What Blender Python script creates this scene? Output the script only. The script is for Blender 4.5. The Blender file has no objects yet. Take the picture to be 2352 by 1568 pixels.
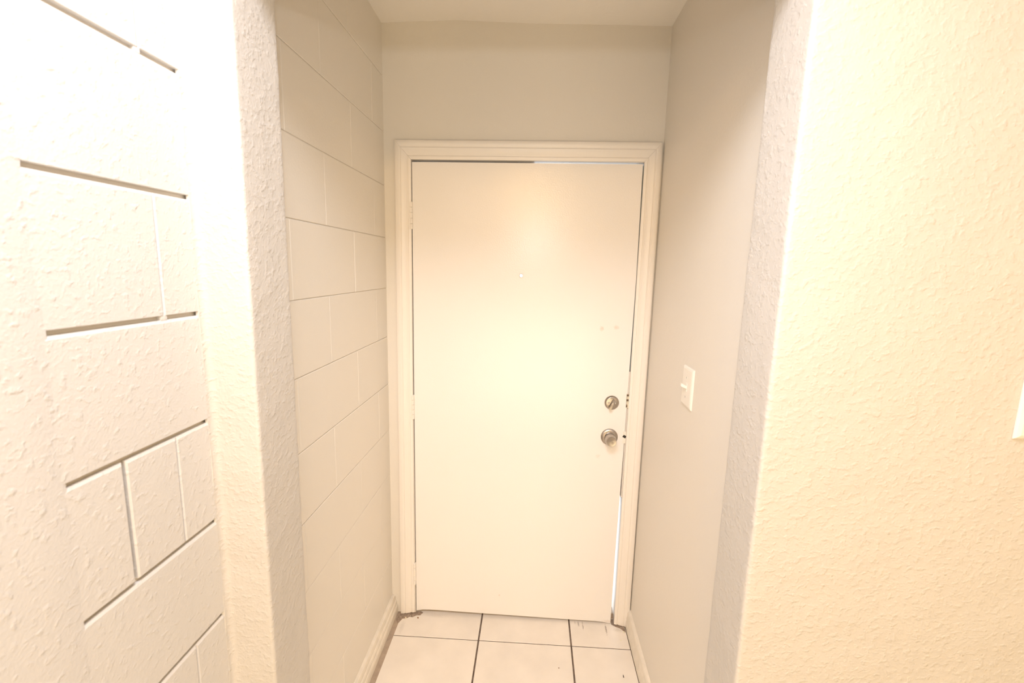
import bpy, bmesh, math, random
from mathutils import Vector, Matrix, noise

random.seed(7)
C = bpy.context.scene.collection
scene = bpy.context.scene

# ---------------------------------------------------------------- camera, world, lights, exposure
F_PX, YAW, PITCH, ROLL = 1053.4, -0.0450, 0.1602, 0.0244
CAM = Vector((0.0343, -1.8764, 1.5881))
fwd = Vector((math.sin(YAW)*math.cos(PITCH), math.cos(YAW)*math.cos(PITCH), -math.sin(PITCH)))
r0 = Vector((math.cos(YAW), -math.sin(YAW), 0)); u0 = r0.cross(fwd)
rt = r0*math.cos(ROLL) + u0*math.sin(ROLL)
up = u0*math.cos(ROLL) - r0*math.sin(ROLL)
cd = bpy.data.cameras.new('camera')
cam = bpy.data.objects.new('camera', cd); C.objects.link(cam)
M = Matrix.Identity(4)
for i in range(3):
    M[i][0], M[i][1], M[i][2], M[i][3] = rt[i], up[i], -fwd[i], CAM[i]
cam.matrix_world = M
cd.sensor_fit = 'HORIZONTAL'; cd.sensor_width = 36.0
cd.lens = F_PX/2352*36
cd.clip_start = 0.02
cd.dof.use_dof = True; cd.dof.focus_distance = 1.85; cd.dof.aperture_fstop = 4.5
scene.camera = cam

w = bpy.data.worlds.new('world'); scene.world = w; w.use_nodes = True
bg = w.node_tree.nodes['Background']
bg.inputs['Color'].default_value = (0.86, 0.93, 1.0, 1); bg.inputs['Strength'].default_value = 3.0

def light(name, kind, loc, energy, color, **kw):
    d = bpy.data.lights.new(name, kind); d.energy = energy; d.color = color
    for k, v in kw.items(): setattr(d, k, v)
    o = bpy.data.objects.new(name, d); C.objects.link(o); o.location = loc
    return o
# white pool of light on the ceiling over the camera (the bounced flash), the flash's own small spill, the warm lamp of the room behind, then two added fills
light('ceiling_bounce_light', 'AREA', (-0.10, -1.72, 2.46), 25.5, (0.93, 0.93, 1.0), shape='DISK', size=0.62)
o = light('flash_spill_light', 'SPOT', (0.034, -1.90, 1.815), 13.5, (1.0, 1.0, 1.0), shadow_soft_size=0.022, spot_size=math.radians(95), spot_blend=1.0)
o.rotation_euler = (math.radians(86), 0, math.radians(6))
light('warm_lamp_light', 'POINT', (-0.03, -3.26, 2.36), 40.0, (1.0, 0.60, 0.22), shadow_soft_size=0.085)
o = light('low_fill_light', 'AREA', (0.30, -3.2, 0.14), 53.0, (1.0, 0.80, 0.51), size=2.0)  # added fill standing in for light bounced up from the room, no lamp there
o.rotation_euler = (math.radians(120), 0, 0)
light('side_fill_light', 'POINT', (1.6, -2.6, 1.2), 21.0, (1.0, 0.72, 0.38), shadow_soft_size=0.2)  # added warm fill from the right, not a known lamp of the room

vs = scene.view_settings
vs.view_transform = 'Standard'; vs.look = 'None'; vs.gamma = 1.0; vs.use_curve_mapping = False
vs.exposure = 0.03

# ---------------------------------------------------------------- measures (metres; the door wall is y = 0)
Z0, CO = 2.3044, 0.2032          # a block joint and the course height
XL, XR = -0.574, 0.512           # side walls of the entry
YP, YB = -1.0594, -0.920         # front and back of the partition with the opening
XPL, XPR = -0.484, 0.460         # sides of the opening
ZH = 2.115                       # underside of its header
ZC = 2.489                       # ceiling

# ---------------------------------------------------------------- materials
def mat(name, col, rough=0.5, metal=0.0, bumps=(), var=0.0, var_scale=6.0, spec=0.5, **kw):
    m = bpy.data.materials.new(name); m.use_nodes = True
    nt = m.node_tree; b = nt.nodes['Principled BSDF']
    b.inputs['Base Color'].default_value = (*col, 1); b.inputs['Roughness'].default_value = rough
    b.inputs['Metallic'].default_value = metal; b.inputs['Specular IOR Level'].default_value = spec
    for k, v in kw.items(): b.inputs[k].default_value = v
    geo = nt.nodes.new('ShaderNodeNewGeometry')
    if var:
        n = nt.nodes.new('ShaderNodeTexNoise'); n.inputs['Scale'].default_value = var_scale; n.inputs['Detail'].default_value = 5
        nt.links.new(geo.outputs['Position'], n.inputs['Vector'])
        r = nt.nodes.new('ShaderNodeValToRGB')
        r.color_ramp.elements[0].position = 0.3; r.color_ramp.elements[1].position = 0.7
        r.color_ramp.elements[0].color = (*[c*(1-var) for c in col], 1); r.color_ramp.elements[1].color = (*[min(1, c*(1+var*0.5)) for c in col], 1)
        nt.links.new(n.outputs['Fac'], r.inputs['Fac']); nt.links.new(r.outputs['Color'], b.inputs['Base Color'])
    prev = None
    for (scale, dist, stretch, lo, hi, detail) in bumps:
        mp = nt.nodes.new('ShaderNodeMapping'); mp.inputs['Scale'].default_value = stretch
        nt.links.new(geo.outputs['Position'], mp.inputs['Vector'])
        n = nt.nodes.new('ShaderNodeTexNoise'); n.inputs['Scale'].default_value = scale; n.inputs['Detail'].default_value = detail
        n.inputs['Distortion'].default_value = 0.12
        nt.links.new(mp.outputs['Vector'], n.inputs['Vector'])
        mr = nt.nodes.new('ShaderNodeMapRange'); mr.interpolation_type = 'SMOOTHSTEP'
        mr.inputs['From Min'].default_value = lo; mr.inputs['From Max'].default_value = hi
        nt.links.new(n.outputs['Fac'], mr.inputs['Value'])
        bp = nt.nodes.new('ShaderNodeBump'); bp.inputs['Strength'].default_value = 1.0; bp.inputs['Distance'].default_value = dist
        nt.links.new(mr.outputs['Result'], bp.inputs['Height'])
        if prev: nt.links.new(prev.outputs['Normal'], bp.inputs['Normal'])
        prev = bp
    if prev: nt.links.new(prev.outputs['Normal'], b.inputs['Normal'])
    return m

ISO = (1, 1, 1)
M_room = mat('room_wall_paint', (0.61, 0.585, 0.55), 0.55, bumps=[(88, 0.00072, (0.9, 0.9, 1.12), 0.45, 0.74, 3), (230, 0.00024, ISO, 0.3, 0.8, 2)])
M_blocknear = mat('thick_block_paint', (0.69, 0.675, 0.655), 0.55, bumps=[(85, 0.0007, ISO, 0.50, 0.78, 3), (260, 0.0002, ISO, 0.3, 0.8, 2)])
M_block = mat('entry_block_paint', (0.815, 0.772, 0.70), 0.42, bumps=[(150, 0.00022, ISO, 0.45, 0.8, 3)])
M_entry = mat('entry_wall_paint', (0.795, 0.752, 0.685), 0.42, bumps=[(110, 0.00022, ISO, 0.45, 0.8, 3)])
M_joint = mat('painted_mortar', (0.66, 0.61, 0.53), 0.6)
M_ceil = mat('ceiling_paint', (0.94, 0.91, 0.86), 0.7, bumps=[(60, 0.0004, ISO, 0.4, 0.8, 3)])
M_door = mat('door_paint', (0.90, 0.87, 0.845), 0.24, spec=0.42, bumps=[(210, 0.00012, ISO, 0.35, 0.75, 2)])
def scuffs(m, spots, col, flat=False):
    """small rubbed marks at fixed places (x, z or y, half width, half height) of a surface"""
    nt = m.node_tree; b = nt.nodes['Principled BSDF']; geo = nt.nodes.new('ShaderNodeNewGeometry')
    n = nt.nodes.new('ShaderNodeTexNoise'); n.inputs['Scale'].default_value = 160
    nt.links.new(geo.outputs['Position'], n.inputs['Vector'])
    cur = b.inputs['Base Color'].default_value[:]
    last = b.inputs['Base Color'].links[0].from_socket if b.inputs['Base Color'].links else None
    for x, z, rx, rz, amt in spots:
        mp = nt.nodes.new('ShaderNodeMapping'); mp.vector_type = 'TEXTURE'
        mp.inputs['Location'].default_value = (x, z, 0) if flat else (x, 0, z); mp.inputs['Scale'].default_value = (rx, rz, 0.3) if flat else (rx, 0.3, rz)
        nt.links.new(geo.outputs['Position'], mp.inputs['Vector'])
        ln = nt.nodes.new('ShaderNodeVectorMath'); ln.operation = 'LENGTH'; nt.links.new(mp.outputs['Vector'], ln.inputs[0])
        ad = nt.nodes.new('ShaderNodeMath'); ad.operation = 'MULTIPLY_ADD'; ad.inputs[1].default_value = -1.6; 
        nt.links.new(n.outputs['Fac'], ad.inputs[0]); 
        sb = nt.nodes.new('ShaderNodeMath'); sb.operation = 'SUBTRACT'; sb.inputs[0].default_value = 1.8
        nt.links.new(ln.outputs['Value'], sb.inputs[1]); nt.links.new(sb.outputs[0], ad.inputs[2])
        mr = nt.nodes.new('ShaderNodeMapRange'); mr.inputs['From Min'].default_value = 0.0; mr.inputs['From Max'].default_value = 0.8; mr.inputs['To Max'].default_value = amt
        nt.links.new(ad.outputs[0], mr.inputs['Value'])
        mx = nt.nodes.new('ShaderNodeMix'); mx.data_type = 'RGBA'
        mx.inputs[6].default_value = cur; mx.inputs[7].default_value = (*col, 1)
        nt.links.new(mr.outputs['Result'], mx.inputs[0])
        if last: nt.links.new(last, mx.inputs[6])
        last = mx.outputs[2]
    nt.links.new(last, b.inputs['Base Color'])
scuffs(M_door, [(0.316, 1.350, 0.010, 0.012, 0.35), (0.374, 1.356, 0.014, 0.011, 0.30), (0.33, 0.80, 0.012, 0.012, 0.15), (-0.08, 0.112, 0.006, 0.006, 0.25), (0.415, 0.010, 0.03, 0.010, 0.25)], (0.55, 0.38, 0.26))
M_trim = mat('trim_paint', (0.88, 0.83, 0.77), 0.38, bumps=[(40, 0.0002, (2.5, 1, 0.12), 0.35, 0.75, 3)])
M_base = mat('baseboard_paint', (0.84, 0.78, 0.68), 0.45, bumps=[(90, 0.0006, (1.6, 0.06, 1.6), 0.35, 0.7, 3)], var=0.08, var_scale=30)
M_tile = mat('beige_tile', (0.88, 0.82, 0.74), 0.32, var=0.07, var_scale=7, bumps=[(60, 0.00015, ISO, 0.4, 0.8, 3)])
TILE_MARKS = [(0.283, -0.012, 0.004, 0.020, 0.55), (0.302, -0.022, 0.0035, 0.030, 0.55), (0.268, -0.006, 0.003, 0.012, 0.4), (0.404, -0.034, 0.0045, 0.036, 0.7), (0.46, -0.035, 0.03, 0.015, 0.18), (-0.36, -0.010, 0.06, 0.016, 0.12), (-0.505, -0.09, 0.012, 0.05, 0.12)]
scuffs(M_tile, TILE_MARKS, (0.18, 0.13, 0.10), flat=True)
M_grout = mat('dark_grout', (0.17, 0.125, 0.10), 0.9, var=0.4, var_scale=40)
M_edge = mat('grimy_edge_grout', (0.46, 0.37, 0.29), 0.9, var=0.15, var_scale=40)
M_grime = mat('grime', (0.40, 0.31, 0.24), 0.95, var=0.4, var_scale=90, bumps=[(300, 0.0006, ISO, 0.3, 0.8, 3)])
M_nickel = mat('brushed_nickel', (0.46, 0.42, 0.38), 0.28, 1.0)
M_chrome = mat('bright_steel', (0.75, 0.72, 0.68), 0.12, 1.0)
M_dark = mat('dark_hollow', (0.03, 0.025, 0.02), 0.8)
M_rust = mat('dull_brown_metal', (0.20, 0.145, 0.10), 0.6, 0.3, var=0.5, var_scale=300)
M_plate = mat('switch_plastic', (0.88, 0.84, 0.77), 0.30)
M_strip = mat('weatherstrip_vinyl', (0.62, 0.70, 0.68), 0.5)
M_crumb = mat('plaster_crumb', (0.85, 0.80, 0.62), 0.9)
M_brown = mat('brown_crumb', (0.22, 0.10, 0.04), 0.9)
M_blackbit = mat('dark_fleck', (0.08, 0.06, 0.05), 0.9)
M_ext = mat('walkway_concrete', (0.60, 0.59, 0.57), 0.9, var=0.15, bumps=[(120, 0.0008, ISO, 0.3, 0.8, 3)])
M_glass = mat('peephole_glass', (1, 1, 1), 0.0, **{'Transmission Weight': 1.0, 'IOR': 1.1})
# radial brushing on the nickel
nt = M_nickel.node_tree; b = nt.nodes['Principled BSDF']
tg = nt.nodes.new('ShaderNodeTangent'); tg.direction_type = 'RADIAL'; tg.axis = 'Y'
nt.links.new(tg.outputs['Tangent'], b.inputs['Tangent']); b.inputs['Anisotropic'].default_value = 0.75

# ---------------------------------------------------------------- helpers
def obj(name, bm, m, parent=None, loc=None, smooth=False):
    me = bpy.data.meshes.new(name)
    bmesh.ops.recalc_face_normals(bm, faces=bm.faces[:])
    bm.to_mesh(me); bm.free(); me.materials.append(m)
    if smooth:
        for p in me.polygons: p.use_smooth = True
        try: me.set_sharp_from_angle(angle=math.radians(38))
        except Exception: pass
    o = bpy.data.objects.new(name, me); C.objects.link(o)
    if loc is not None: o.location = loc
    if parent is not None: o.parent = parent
    return o
def tag(o, label, cat, kind=None, group=None):
    o['label'] = label; o['category'] = cat
    if kind: o['kind'] = kind
    if group: o['group'] = group
    return o
def empty(name, loc=(0, 0, 0)):
    o = bpy.data.objects.new(name, None); C.objects.link(o); o.location = loc; o.empty_display_size = 0.05
    return o
def box(bm, x0, x1, y0, y1, z0, z1, bevel=0.0, seg=2):
    t = bmesh.new()
    bmesh.ops.create_cube(t, size=1.0)
    for v in t.verts:
        v.co = Vector(((x0+x1)/2 + v.co.x*(x1-x0), (y0+y1)/2 + v.co.y*(y1-y0), (z0+z1)/2 + v.co.z*(z1-z0)))
    if bevel: bmesh.ops.bevel(t, geom=t.edges[:], offset=bevel, segments=seg, affect='EDGES', profile=0.6)
    me = bpy.data.meshes.new('tmp'); t.to_mesh(me); t.free(); bm.from_mesh(me); bpy.data.meshes.remove(me)
    return bm
def boxes(*specs, **k):
    bm = bmesh.new()
    for s in specs: box(bm, *s, **k)
    return bm
def lathe(prof, seg=40):
    """prof: (radius, y) pairs, turned about the local Y axis"""
    bm = bmesh.new(); rings = []
    for r, y in prof:
        if r < 1e-6: rings.append([bm.verts.new((0, y, 0))])
        else: rings.append([bm.verts.new((r*math.cos(2*math.pi*i/seg), y, r*math.sin(2*math.pi*i/seg))) for i in range(seg)])
    for a, c in zip(rings, rings[1:]):
        for i in range(seg):
            j = (i+1) % seg
            if len(a) == 1 and len(c) == 1: continue
            if len(a) == 1: bm.faces.new((a[0], c[i], c[j]))
            elif len(c) == 1: bm.faces.new((a[i], a[j], c[0]))
            else: bm.faces.new((a[i], a[j], c[j], c[i]))
    return bm
def lerp_table(t, x):
    if x <= t[0][0]: return t[0][1]
    for (a, p), (c, q) in zip(t, t[1:]):
        if x <= c: return p + (q-p)*(x-a)/(c-a)
    return t[-1][1]

# ---------------------------------------------------------------- wall_left: concrete blocks, plaster skim nearer the camera
wall_left = obj('wall_left', boxes((XL-0.20, XL-0.0085, -5.0, 0.16, -0.05, 2.62)), M_joint)
tag(wall_left, 'painted concrete block wall on the left, running from the room into the entry', 'wall', 'structure')
def block(y0, y1, z0, z1, near, deep_side=None):
    bm = bmesh.new()
    dx = random.uniform(-0.0004, 0.0004)
    if near: ay0 = ay1 = 0.0030; by0 = by1 = 0.0003; az, bz, e = 0.0058, 0.0036, 0.0022
    else:    ay0 = ay1 = 0.0024; by0 = by1 = 0.0002; az, bz, e = 0.0026, 0.0007, 0.0014
    if deep_side == 'lo': ay0, by0 = 0.0055, 0.0030
    if deep_side == 'hi': ay1, by1 = 0.0055, 0.0030
    at = 0.0085 if near else 0.0034            # the upper edge is the more rounded one
    def ring(a0, a1, lo, hi, x):
        return [bm.verts.new((x, y0+a0, z0+lo)), bm.verts.new((x, y1-a1, z0+lo)), bm.verts.new((x, y1-a1, z1-hi)), bm.verts.new((x, y0+a0, z1-hi))]
    R1 = ring(ay0, ay1, az*0.8, at, XL+dx)
    R2 = ring(by0, by1, bz, bz, XL+dx-e)
    R3 = ring(by0, by1, bz, bz, XL-0.012)
    bm.faces.new(R1)
    for a, c in ((R1, R2), (R2, R3)):
        for i in range(4):
            j = (i+1) % 4; bm.faces.new((a[i], c[i], c[j], a[j]))
    return obj('block', bm, M_blocknear if near else M_block, wall_left)
for k in range(-1, 12):
    zt, zb = min(Z0-CO*k, 2.56), max(Z0-CO*(k+1), -0.01)
    first = -0.33 if k % 2 else -0.125
    ys = [0.03, first]
    while ys[-1]-0.41 > -1.0: ys.append(ys[-1]-0.41)
    ys.append(-1.0)
    for a, c in zip(ys, ys[1:]): block(c, a, zb, zt, False)
    if k == 5:
        block(-1.150, -1.0, zb, zt, True); block(-1.252, -1.150, zb, zt, True, 'lo'); block(-1.36, -1.252, zb, zt, True, 'hi')
    elif k % 2:
        block(-1.150, -1.0, zb, zt, True); block(-1.36, -1.150, zb, zt, True)
    else:
        block(-1.36, -1.0, zb, zt, True)
obj('mortar', boxes((XL-0.012, XL-0.0030, -1.0, 0.02, -0.04, 2.60)), M_joint, wall_left)
for yb, k, hw in ((-1.152, 2, 0.006), (-1.150, 4, 0.007)):
    z = Z0-CO*k
    obj('mortar_bridge', boxes((XL-0.011, XL-0.0012, yb-hw, yb+hw, z-0.005, z+0.005), bevel=0.0022), M_blocknear, wall_left, smooth=True)
# plaster skim over the blocks, its edge uneven
bm = bmesh.new()
zs = [i*0.02 for i in range(-1, 129)]
rows = []
for z in zs:
    e = -1.338 + 0.007*noise.noise(Vector((3.1, z*5, 0.4))) + 0.003*noise.noise(Vector((9.1, z*30, 0.4)))
    rows.append([bm.verts.new(p) for p in ((XL-0.010, e+0.004, z), (XL-0.0006, e, z), (XL+0.0003, e-0.006, z),
                 (XL+0.0002+0.0008*noise.noise(Vector((1, z*6, 7))), e-0.05, z), (XL+0.0012*noise.noise(Vector((2, z*4, 3))), -1.5, z), (XL, -1.8, z), (XL, -5.0, z))])
for a, c in zip(rows, rows[1:]):
    for i in range(len(a)-1): bm.faces.new((a[i], a[i+1], c[i+1], c[i]))
obj('plaster_skim', bm, M_blocknear, wall_left, smooth=True)

# ---------------------------------------------------------------- wall_front: the partition with the opening (left stub, right wall, header)
def sweep(bm, prof, zlist, amp):
    """prof: list of (x, y, nx, ny); swept up z, displaced along its normal by plaster noise"""
    prev = None
    for z in zlist:
        cur = []
        for (x, y, nx, ny) in prof:
            p = Vector((x, y, z))
            d = amp*(0.9*noise.noise(p*11) + 0.35*noise.noise(p*43) + 0.25*max(0, noise.noise(p*120)))
            cur.append(bm.verts.new((x+nx*d, y+ny*d, z)))
        if prev:
            for i in range(len(cur)-1): bm.faces.new((prev[i], prev[i+1], cur[i+1], cur[i]))
        prev = cur
def line(p, q, n, step):
    k = max(1, int(round(math.dist(p, q)/step)))
    return [(p[0]+(q[0]-p[0])*i/k, p[1]+(q[1]-p[1])*i/k, *n) for i in range(k+1)]
def arc(c, r, a0, a1, k):
    return [(c[0]+r*math.cos(a0+(a1-a0)*i/k), c[1]+r*math.sin(a0+(a1-a0)*i/k), math.cos(a0+(a1-a0)*i/k), math.sin(a0+(a1-a0)*i/k)) for i in range(k+1)]
def dedupe(p):
    o = [p[0]]
    for q in p[1:]:
        if math.dist(q[:2], o[-1][:2]) > 1e-5: o.append(q)
    return o
zl = [i*0.007 for i in range(0, int(ZH/0.007)+1)] + [ZH]
rF, rB = 0.007, 0.003
H = math.pi/2
bm = bmesh.new()
cov = 0.013   # plaster fillet where the stub meets the blocks
stub = ([(XL-0.004, YP-cov-0.002, 0, -1)]
        + [(XL+cov*(1-math.cos(t)), YP-cov*(1-math.sin(t)), math.cos(t), -math.sin(t)) for t in [i*H/5 for i in range(6)]]
        + line((XL+cov, YP), (XPL-rF, YP), (0, -1), 0.006) + arc((XPL-rF, YP+rF), rF, -H, 0, 5)
        + line((XPL, YP+rF), (XPL, YB-rB), (1, 0), 0.007) + arc((XPL-rB, YB-rB), rB, 0, H, 3) + [(XL-0.004, YB, 0, 1)])
sweep(bm, dedupe(stub), zl, 0.0016)
right = ([(3.0, YP, 0, -1), (1.5, YP, 0, -1)] + line((1.05, YP), (XPR+rF, YP), (0, -1), 0.007) + arc((XPR+rF, YP+rF), rF, -H, -2*H, 5)
         + line((XPR, YP+rF), (XPR, YB-rB), (-1, 0), 0.007) + arc((XPR+rB, YB-rB), rB, -2*H, -3*H, 3) + [(XR+0.004, YB, 0, 1)])
sweep(bm, dedupe(right), zl, 0.0013)
box(bm, XL-0.004, 3.0, YP, YB, ZH, 2.60)
wall_front = obj('wall_front', bm, M_room, smooth=True)
tag(wall_front, 'bumpy plastered partition with the wide opening in front of the entry', 'wall', 'structure')

# ---------------------------------------------------------------- wall_right, wall_back, ceiling, the rest of the room behind the camera
wall_right = obj('wall_right', boxes((XR, XR+0.12, YB+0.0005, 0.16, -0.05, 2.62)), M_entry)
tag(wall_right, 'smooth grey-beige side wall of the entry holding the light switch', 'wall', 'structure')
bm = boxes((XL-0.02, -0.486, 0, 0.13, -0.05, 2.62), (0.466, XR+0.02, 0, 0.13, -0.05, 2.62), (-0.486, 0.466, 0, 0.13, 2.018, 2.62))
wall_back = obj('wall_back', bm, M_entry)
tag(wall_back, 'grey-beige end wall around and above the white door', 'wall', 'structure')
bm = bmesh.new()
edge = [(-0.574, 2.488), (-0.43, 2.494), (-0.285, 2.497), (-0.15, 2.492), (-0.008, 2.486), (0.266, 2.482), (0.512, 2.477)]
xs = [XL-0.02+i*(XR-XL+0.04)/28 for i in range(29)]; ysc = [0.02-i*0.05 for i in range(20)]
G = []
for y in ysc:
    f = max(0.0, 1+y/0.25)
    G.append([bm.verts.new((x, y, lerp_table(edge, x)*f + (2.495-0.018*(x+0.57))*(1-f) + 0.0015*noise.noise(Vector((x*9, y*9, 5))))) for x in xs])
for a, c in zip(G, G[1:]):
    for i in range(len(xs)-1): bm.faces.new((a[i], a[i+1], c[i+1], c[i]))
box(bm, XL-0.2, 3.1, -5.1, YP+0.02, ZC, 2.62)
box(bm, XL-0.2, XR+0.12, YB-0.02, 0.16, 2.56, 2.62)
ceiling = obj('ceiling', bm, M_ceil, smooth=True)
tag(ceiling, 'pale painted ceiling with a slightly wavy edge above the door wall', 'ceiling', 'structure')
wr = obj('wall_rear', boxes((XL-0.2, 3.1, -5.1, -5.0, -0.05, 2.62)), M_room)
tag(wr, 'plain wall closing the room behind the camera', 'wall', 'structure')
wf = obj('wall_far_right', boxes((3.0, 3.1, -5.1, YP+0.1, -0.05, 2.62)), M_room)
tag(wf, 'plain wall closing the room on the far right', 'wall', 'structure')

# ---------------------------------------------------------------- floor and tiles
floor = obj('floor', boxes((XL-0.2, 3.1, -5.1, 0.13, -0.10, -0.0022)), M_grout)
tag(floor, 'floor of large square beige tiles with dark grout lines', 'floor', 'structure')
gx = [-0.157+0.398*i for i in range(-1, 3)]; gx[0] = -0.531
gy = [0.055, -0.139, -0.537, -0.935, -1.333, -1.731]
g = 0.0034
for i in range(len(gx)-1):
    for j in range(len(gy)-1):
        x0, x1 = gx[i]+g, gx[i+1]-g
        if gy[j] > -0.9: x1 = min(x1, XR-0.021)
        if x1-x0 < 0.02: continue
        obj('tile', boxes((x0, x1, gy[j+1]+g*0.6, gy[j]-g*0.6, -0.012, random.uniform(-0.0003, 0.0003)), bevel=0.0011, seg=1), M_tile, floor)
obj('edge_grout', boxes((XL, -0.5268, -1.0, 0.0, -0.01, -0.0004)), M_edge, floor)
def blob(name, pts, h, m, parent):
    bm = bmesh.new()
    lo = [bm.verts.new((x, y, -0.001)) for x, y in pts]
    cx = sum(p[0] for p in pts)/len(pts); cy = sum(p[1] for p in pts)/len(pts)
    hi = [bm.verts.new((cx+(x-cx)*0.85, cy+(y-cy)*0.85, h)) for x, y in pts]
    bm.faces.new(hi)
    for i in range(len(pts)):
        j = (i+1) % len(pts); bm.faces.new((lo[i], lo[j], hi[j], hi[i]))
    return obj(name, bm, m, parent)
blob('grime_patch', [(-0.546, 0.0), (-0.547, -0.05), (-0.532, -0.075), (-0.520, -0.046), (-0.500, -0.042), (-0.487, -0.030), (-0.470, -0.032), (-0.455, -0.018), (-0.436, -0.016), (-0.425, 0.004), (-0.44, 0.012)], 0.0009, M_grime, floor)
blob('grime_patch', [(0.426, 0.03), (0.430, -0.006), (0.448, -0.018), (0.470, -0.028), (0.484, -0.045), (0.491, -0.05), (0.492, 0.0), (0.47, 0.03)], 0.0008, M_grime, floor)

# ---------------------------------------------------------------- baseboards
def baseboard(name, xw, s, y0, y1, prof, label):
    bm = bmesh.new(); R = []
    n = 40
    for i in range(n+1):
        y = y0+(y1-y0)*i/n
        R.append([bm.verts.new((xw+s*(t+0.0007*noise.noise(Vector((y*14, z*20, s*3)))), y, z+(0.0012*noise.noise(Vector((y*9, 4, s))) if z > 0.05 else 0))) for t, z in prof])
    for a, c in zip(R, R[1:]):
        for i in range(len(prof)): 
            j = (i+1) % len(prof); bm.faces.new((a[i], a[j], c[j], c[i]))
    bm.faces.new(R[0]); bm.faces.new(R[-1])
    return tag(obj(name, bm, M_base, smooth=True), label, 'baseboard', 'structure')
P_L = [(0, 0), (0.0262, 0), (0.0258, 0.022), (0.0245, 0.036), (0.0215, 0.040), (0.0222, 0.052), (0.0190, 0.060), (0.0165, 0.062), (0.0158, 0.074), (0.0125, 0.083), (0.006, 0.0865), (0, 0.087)]
P_R = [(0, 0), (0.0195, 0), (0.0192, 0.030), (0.0165, 0.036), (0.0170, 0.050), (0.0140, 0.056), (0.0138, 0.072), (0.0105, 0.080), (0.006, 0.084), (0, 0.085)]
baseboard('baseboard_left', XL-0.001, 1, YB+0.002, -0.001, P_L, 'cream moulded baseboard along the foot of the block wall')
baseboard('baseboard_right', XR+0.0005, -1, YB+0.002, -0.001, P_R, 'cream moulded baseboard along the foot of the smooth right wall')

# ---------------------------------------------------------------- trim_1: casing, jambs, stops, strike plates
trim = empty('trim_1', (0, 0, 0))
tag(trim, 'white moulded door casing and jambs around the entry door', 'door frame', 'structure')
PR = [(0, 0), (0, 0.0085), (0.05, 0.0105), (0.17, 0.0112), (0.20, 0.0090), (0.26, 0.0092), (0.32, 0.0125), (0.50, 0.0150), (0.60, 0.0165), (0.64, 0.0148), (0.70, 0.0150), (0.74, 0.0172), (0.94, 0.0176), (1.0, 0.0155), (1.0, 0)]
ziT, zoT = 1.9965, 2.0665
xiL, xoL, xiR, xoR = -0.4645, -0.5265, 0.4425, 0.5035
def casing(fa, fb, n=14, wob=0):
    bm = bmesh.new(); R = []
    for i in range(n+1):
        t = i/n; row = []
        for u, d in PR:
            a, c = Vector(fa(u, d)), Vector(fb(u, d)); p = a+(c-a)*t
            if 0 < i < n: p += Vector((0.0008*noise.noise(p*3+Vector((wob, 0, 0))), 0, 0)) if abs(a.x-c.x) < 0.2 else Vector((0, 0, 0.0008*noise.noise(p*3)))
            row.append(bm.verts.new(p))
        R.append(row)
    for a, c in zip(R, R[1:]):
        for i in range(len(PR)):
            j = (i+1) % len(PR); bm.faces.new((a[i], a[j], c[j], c[i]))
    bm.faces.new(R[0]); bm.faces.new(R[-1])
    return obj('casing', bm, M_trim, trim, smooth=True)
lx = lambda a, c, u: a+(c-a)*u
g2 = 0.0003
casing(lambda u, d: (lx(xiL, xoL, u)-0.005, -d, 0.004+0.004*(1-u)), lambda u, d: (lx(xiL, xoL, u), -d, lx(ziT, zoT, u)-g2), wob=1)
casing(lambda u, d: (lx(xiR, xoR, u)+0.001+0.004*u, -d, 0.006-0.004*u), lambda u, d: (lx(xiR, xoR, u), -d, lx(ziT+0.003, zoT+0.002, u)-g2), wob=5)
casing(lambda u, d: (lx(xiL, xoL, u), -d, lx(ziT, zoT, u)+g2), lambda u, d: (lx(xiR, xoR, u), -d, lx(ziT+0.003, zoT+0.002, u)+g2))
JR = 0.4455
obj('threshold', boxes((-0.466, 0.445, 0.030, 0.125, -0.002, 0.028), bevel=0.003), M_edge, trim)
obj('jamb', boxes((-0.486, -0.4665, -0.0005, 0.13, 0, 1.999), bevel=0.001, seg=1), M_trim, trim)
obj('jamb', boxes((JR, 0.466, -0.0005, 0.13, 0, 1.999), bevel=0.001, seg=1), M_trim, trim)
obj('head_jamb', boxes((-0.486, 0.466, -0.0005, 0.13, 1.9985, 2.018), bevel=0.001, seg=1), M_trim, trim)
obj('door_stop', boxes((-0.4665, -0.452, 0.048, 0.062, 0, 1.998), bevel=0.001, seg=1), M_trim, trim)
obj('door_stop', boxes((0.421, JR, 0.048, 0.062, 0.60, 1.975), bevel=0.001, seg=1), M_trim, trim)
obj('door_stop', boxes((-0.452, 0.02, 0.048, 0.062, 1.982, 1.9985), bevel=0.001, seg=1), M_trim, trim)
ws = obj('weatherstrip', boxes((0.4435, JR+0.0003, 0.004, 0.047, 1.178, 1.990), bevel=0.0008, seg=1), M_strip, trim)
ws['label'] = 'pale grey-green vinyl weatherstrip'
obj('weatherstrip', boxes((0.4395, JR+0.0003, 0.006, 0.047, 0.612, 1.172), bevel=0.0008, seg=1), M_trim, trim)
for za, zb in ((1.012, 1.084), (0.856, 0.920)):
    bm = boxes((JR-0.003, JR+0.001, -0.0012, 0.032, za, zb), bevel=0.0006, seg=1)
    sp = obj('strike_plate', bm, M_chrome, trim); sp['label'] = 'steel strike plate'

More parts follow.
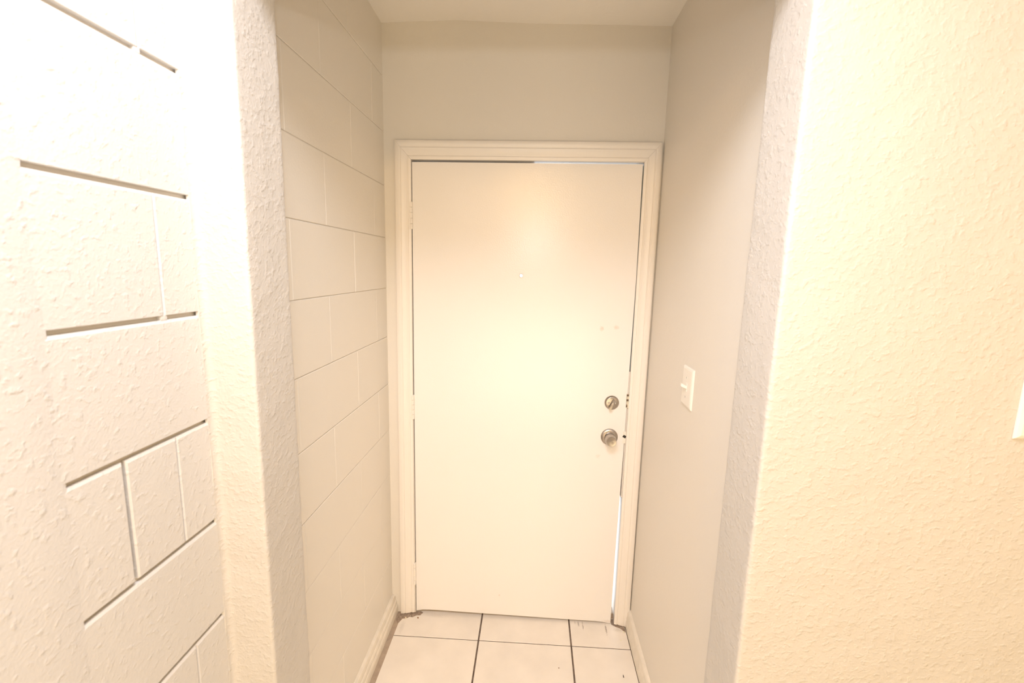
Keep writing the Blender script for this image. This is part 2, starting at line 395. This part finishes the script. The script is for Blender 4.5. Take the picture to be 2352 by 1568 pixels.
# ---------------------------------------------------------------- door_1
door = empty('door_1', (-0.4645, 0.02, 0))
tag(door, 'white flat slab entry door with brushed nickel deadbolt and knob', 'door', 'structure')
def child(name, bm, m, parent=door, smooth=False, at=None):
    o = obj(name, bm, m, None, smooth=smooth)
    base = Vector(at) if at else Vector((0, 0, 0))
    pp = parent; off = Vector((0, 0, 0))
    while pp is not None: off += pp.location; pp = pp.parent
    o.parent = parent; o.location = base-off
    return o
hx, hz, hh = -0.0198, 1.5555, 0.0058
cols = [(-0.4625, 0.010), (-0.449, 0.013), (-0.435, 0.0168), (-0.40, 0.0185), (-0.374, 0.0187), (-0.156, 0.0150), (hx-hh, 0.0135), (hx+hh, 0.0132), (0.239, 0.0095), (0.366, 0.0085), (0.398, 0.006), (0.414, 0.0022), (0.4285, 0.0030)]
bm = bmesh.new(); th = 0.044
def leafgrid(y):
    out = []
    for ci, (x, zb) in enumerate(cols):
        top = 1.9885+0.0035*(x+0.46)/0.9
        colv = []
        for z in (zb, 0.35, 0.8, hz-hh, hz+hh, 1.8, top):
            xx = x
            if ci == len(cols)-1: xx = lerp_table([(0, 0.4285), (0.35, 0.4300), (0.75, 0.4355), (1.05, 0.4385), (1.55, 0.4415), (2.0, 0.4385)], z)
            colv.append(bm.verts.new((xx, y, z)))
        out.append(colv)
    return out
A, B = leafgrid(0.0), leafgrid(th)
nC, nR = len(cols), 7
hole = (6, 3)
for i in range(nC-1):
    for j in range(nR-1):
        if (i, j) == hole: continue
        bm.faces.new((A[i][j], A[i+1][j], A[i+1][j+1], A[i][j+1])); bm.faces.new((B[i][j], B[i][j+1], B[i+1][j+1], B[i+1][j]))
for i in range(nC-1):
    bm.faces.new((A[i][0], B[i][0], B[i+1][0], A[i+1][0])); bm.faces.new((A[i][-1], A[i+1][-1], B[i+1][-1], B[i][-1]))
for j in range(nR-1):
    bm.faces.new((A[0][j], A[0][j+1], B[0][j+1], B[0][j])); bm.faces.new((A[-1][j], B[-1][j], B[-1][j+1], A[-1][j+1]))
i, j = hole
q = [(i, j), (i+1, j), (i+1, j+1), (i, j+1)]
for k in range(4):
    (a, c), (d, e) = q[k], q[(k+1) % 4]
    bm.faces.new((A[a][c], B[a][c], B[d][e], A[d][e]))
child('door_slab', bm, M_door)
# peephole: ring with a clear lens, daylight behind it
ph = child('peephole', lathe([(0.0062, 0.043), (0.0062, -0.0012), (0.0072, -0.0022), (0.0092, -0.0012), (0.0094, 0.001)], 28), M_plate, smooth=True, at=(hx, 0, hz))
child('peephole_lens', lathe([(0, -0.0004), (0.0062, -0.0004), (0.0062, 0.0012), (0, 0.0012)], 24), M_glass, ph, smooth=True, at=(hx, 0, hz))
# hinges
for zc in (1.783, 0.988, 0.2015):
    hx0 = -0.4655 if zc > 1.5 else -0.4665
    hg = child('hinge', boxes((-0.010, 0.006, 0.0, 0.0015, -0.053, 0.053), bevel=0.0004, seg=1), M_trim, at=(hx0, -0.0012, zc))
    for k in range(5):
        z1 = -0.0535+k*0.0214
        t = bmesh.new()
        bmesh.ops.create_cone(t, cap_ends=True, segments=16, radius1=0.0058, radius2=0.0058, depth=0.0205)
        bmesh.ops.bevel(t, geom=[e for e in t.edges if abs(e.verts[0].co.z-e.verts[1].co.z) < 1e-6], offset=0.0008, segments=1, affect='EDGES')
        child('knuckle', t, M_trim, hg, smooth=True, at=(hx0-0.001, -0.0075, zc+z1+0.0107))
# deadbolt
DB = (0.3745, 0, 1.0385)
db = child('deadbolt_rose', lathe([(0, -0.0085), (0.0235, -0.0085), (0.0255, -0.0078), (0.0285, -0.0040), (0.0302, -0.0020), (0.0302, 0.001), (0, 0.001)], 48), M_nickel, smooth=True, at=DB)
db['label'] = 'brushed nickel deadbolt plate'
bm = bmesh.new()
t1 = [(-0.0055, 0.018), (0.0055, 0.018), (0.0068, -0.021), (-0.0068, -0.021)]
t2 = [(-0.0040, 0.008), (0.0040, 0.008), (0.0064, -0.027), (-0.0064, -0.027)]
lo = [bm.verts.new((x, -0.0075, z)) for x, z in t1]; hi = [bm.verts.new((x, -0.0270, z)) for x, z in t2]
bm.faces.new(lo); bm.faces.new(hi)
for k in range(4): bm.faces.new((lo[k], lo[(k+1) % 4], hi[(k+1) % 4], hi[k]))
bmesh.ops.bevel(bm, geom=bm.edges[:], offset=0.0022, segments=2, affect='EDGES')
bmesh.ops.rotate(bm, verts=bm.verts[:], cent=(0, 0, 0), matrix=Matrix.Rotation(math.radians(24), 3, 'Y'))
child('thumb_turn', bm, M_nickel, db, smooth=True, at=DB)
for s in (-1, 1):
    child('screw', lathe([(0, -0.0112), (0.002, -0.0109), (0.0036, -0.0095), (0.0040, -0.0082), (0, -0.008)], 16), M_chrome, db, smooth=True, at=(DB[0]+s*0.0135, 0, DB[2]+(0.0015 if s < 0 else 0.0005)))
# knob
KB = (0.3725, 0, 0.8885)
kr = child('knob_rose', lathe([(0, -0.0100), (0.0200, -0.0100), (0.0330, -0.0065), (0.0352, -0.0045), (0.0358, -0.002), (0.0358, 0.001), (0, 0.001)], 56), M_nickel, smooth=True, at=KB)
kr['label'] = 'round brushed nickel plate behind the knob'
child('knob', lathe([(0.0225, -0.0085), (0.0232, -0.0180), (0.0236, -0.0300), (0.0232, -0.0400), (0.0226, -0.0480), (0.0218, -0.0540), (0.0205, -0.0590), (0.0195, -0.0602), (0.0185, -0.0600), (0.010, -0.0590), (0, -0.0586)], 56), M_nickel, kr, smooth=True, at=KB)
child('release_hole', lathe([(0, -0.0088), (0.0012, -0.0092), (0.0014, -0.0070), (0, -0.0070)], 10), M_dark, kr, smooth=True, at=(KB[0]-0.0225, 0, KB[2]+0.001))
# bolts in the gap between slab and jamb
lb = boxes((-0.0066, 0.0066, -0.0026, 0.02, -0.0055, 0.0055), bevel=0.001)
bmesh.ops.rotate(lb, verts=lb.verts[:], cent=(0, 0, 0), matrix=Matrix.Rotation(math.radians(30), 3, 'Y'))
child('latch_bolt', lb, M_dark, at=(0.4362, 0, 0.8925))
child('latch_face_plate', boxes((0.4295, 0.4424, -0.0014, 0.034, 0.862, 0.915), bevel=0.0008, seg=1), M_plate)
child('dead_bolt', boxes((0.4345, 0.4424, -0.0020, 0.028, 1.047, 1.056), (0.4350, 0.4424, -0.0020, 0.028, 1.068, 1.077), (0.4342, 0.4395, -0.0020, 0.028, 1.021, 1.033), bevel=0.001), M_rust)
child('bolt_face_plate', boxes((0.4340, 0.4424, -0.0012, 0.034, 1.018, 1.079), bevel=0.0008, seg=1), M_chrome)

# ---------------------------------------------------------------- wall plates
def plate_bm(wd, ht, tk, b):
    """plate lying in local x-z, its face towards -y"""
    bm = bmesh.new()
    def ring(a, y): return [bm.verts.new((sx*(wd/2-a), y, sz*(ht/2-a))) for sx, sz in ((-1, -1), (1, -1), (1, 1), (-1, 1))]
    R = [ring(0, 0.0), ring(0, -tk*0.25), ring(b*0.35, -tk*0.72), ring(b, -tk)]
    bm.faces.new(R[0]); bm.faces.new(R[-1])
    for a, c in zip(R, R[1:]):
        for i in range(4): bm.faces.new((a[i], a[(i+1) % 4], c[(i+1) % 4], c[i]))
    return bm
sw = empty('light_switch', (XR, -0.4985, 1.2415)); sw.rotation_euler = (0, 0, -math.pi/2)
tag(sw, 'white toggle light switch on the smooth grey-beige wall right of the door', 'light switch')
obj('switch_plate', plate_bm(0.0885, 0.123, 0.0066, 0.0075), M_plate, sw)
obj('toggle_collar', boxes((-0.0062, 0.0062, -0.0074, -0.005, -0.0125, 0.0125), bevel=0.0006, seg=1), M_plate, sw)
bm = boxes((-0.0055, 0.0055, -0.0190, 0, -0.0048, 0.0048), bevel=0.0012)
for v in bm.verts: v.co.z += -v.co.y*0.45; v.co.x *= 1+v.co.y*8
tgl = obj('toggle', bm, M_plate, sw); tgl.location = (0, -0.005, -0.0005)
for s in (-1, 1):
    scw = obj('screw', lathe([(0, -0.0010), (0.002, -0.0008), (0.0032, 0), (0, 0.0005)], 14), M_plate, sw, loc=(0, -0.0066, s*0.030), smooth=True)
    obj('screw_slot', boxes((-0.0005, 0.0005, -0.0013, -0.0006, -0.0024, 0.0024)), M_dark, scw)
wp = empty('wall_plate', (0.8865+0.0575, YP-0.0006, 1.311+0.0615))
tag(wp, 'white wall plate cut off by the right edge of the photo, on the bumpy plaster', 'wall plate')
obj('plate', plate_bm(0.115, 0.123, 0.0066, 0.008), M_plate, wp)
for s in (-0.023, 0.023):
    for q in (-1, 1):
        obj('screw', lathe([(0, -0.0010), (0.002, -0.0008), (0.0032, 0), (0, 0.0005)], 14), M_plate, wp, loc=(s, -0.0066, q*0.030), smooth=True)

# ---------------------------------------------------------------- crumbs on the tiles
def crumb(name, x, y, sx, sy, sz, m, label, z=0.0, group='crumbs on the tiles'):
    bm = bmesh.new(); bmesh.ops.create_icosphere(bm, subdivisions=1, radius=1.0)
    for v in bm.verts:
        v.co *= random.uniform(0.75, 1.15); v.co = Vector((v.co.x*sx, v.co.y*sy, max(v.co.z, -0.6)*sz+0.6*sz))
    o = obj(name, bm, m, loc=(x, y, z)); o.rotation_euler = (0, 0, random.uniform(0, 3))
    return tag(o, label, 'crumb', group=group)
crumb('plaster_crumb', -0.501, -0.040, 0.0042, 0.0036, 0.0036, M_crumb, 'pale plaster crumb on the tile in front of the left casing foot', 0.0007)
crumb('plaster_crumb', -0.484, -0.026, 0.0022, 0.002, 0.002, M_crumb, 'smaller pale crumb just behind the plaster crumb at the left casing foot', 0.0008)
crumb('brown_crumb', -0.447, -0.034, 0.0042, 0.0032, 0.003, M_brown, 'brown crumb on the tile under the left corner of the door')
crumb('plaster_crumb', 0.481, -0.048, 0.0055, 0.004, 0.004, M_crumb, 'pale plaster crumb beside the right casing foot', 0.0006)
crumb('plaster_crumb', 0.459, -0.092, 0.0040, 0.0036, 0.0012, M_crumb, 'flat white plaster flake on the small right back tile')
crumb('dark_fleck', 0.436, -0.273, 0.0090, 0.0022, 0.002, M_blackbit, 'dark thread-like fleck on the right front tile near the baseboard')
crumb('dark_fleck', 0.182, -0.254, 0.0024, 0.0022, 0.002, M_brown, 'tiny brown speck on the middle front tile')

# ---------------------------------------------------------------- outside, seen only through the gap beside the door
ext = obj('floor_exterior', boxes((-3, 3, 0.13, 3.0, -0.12, -0.02)), M_ext)
tag(ext, 'sunlit concrete walkway outside the door', 'walkway', 'structure')
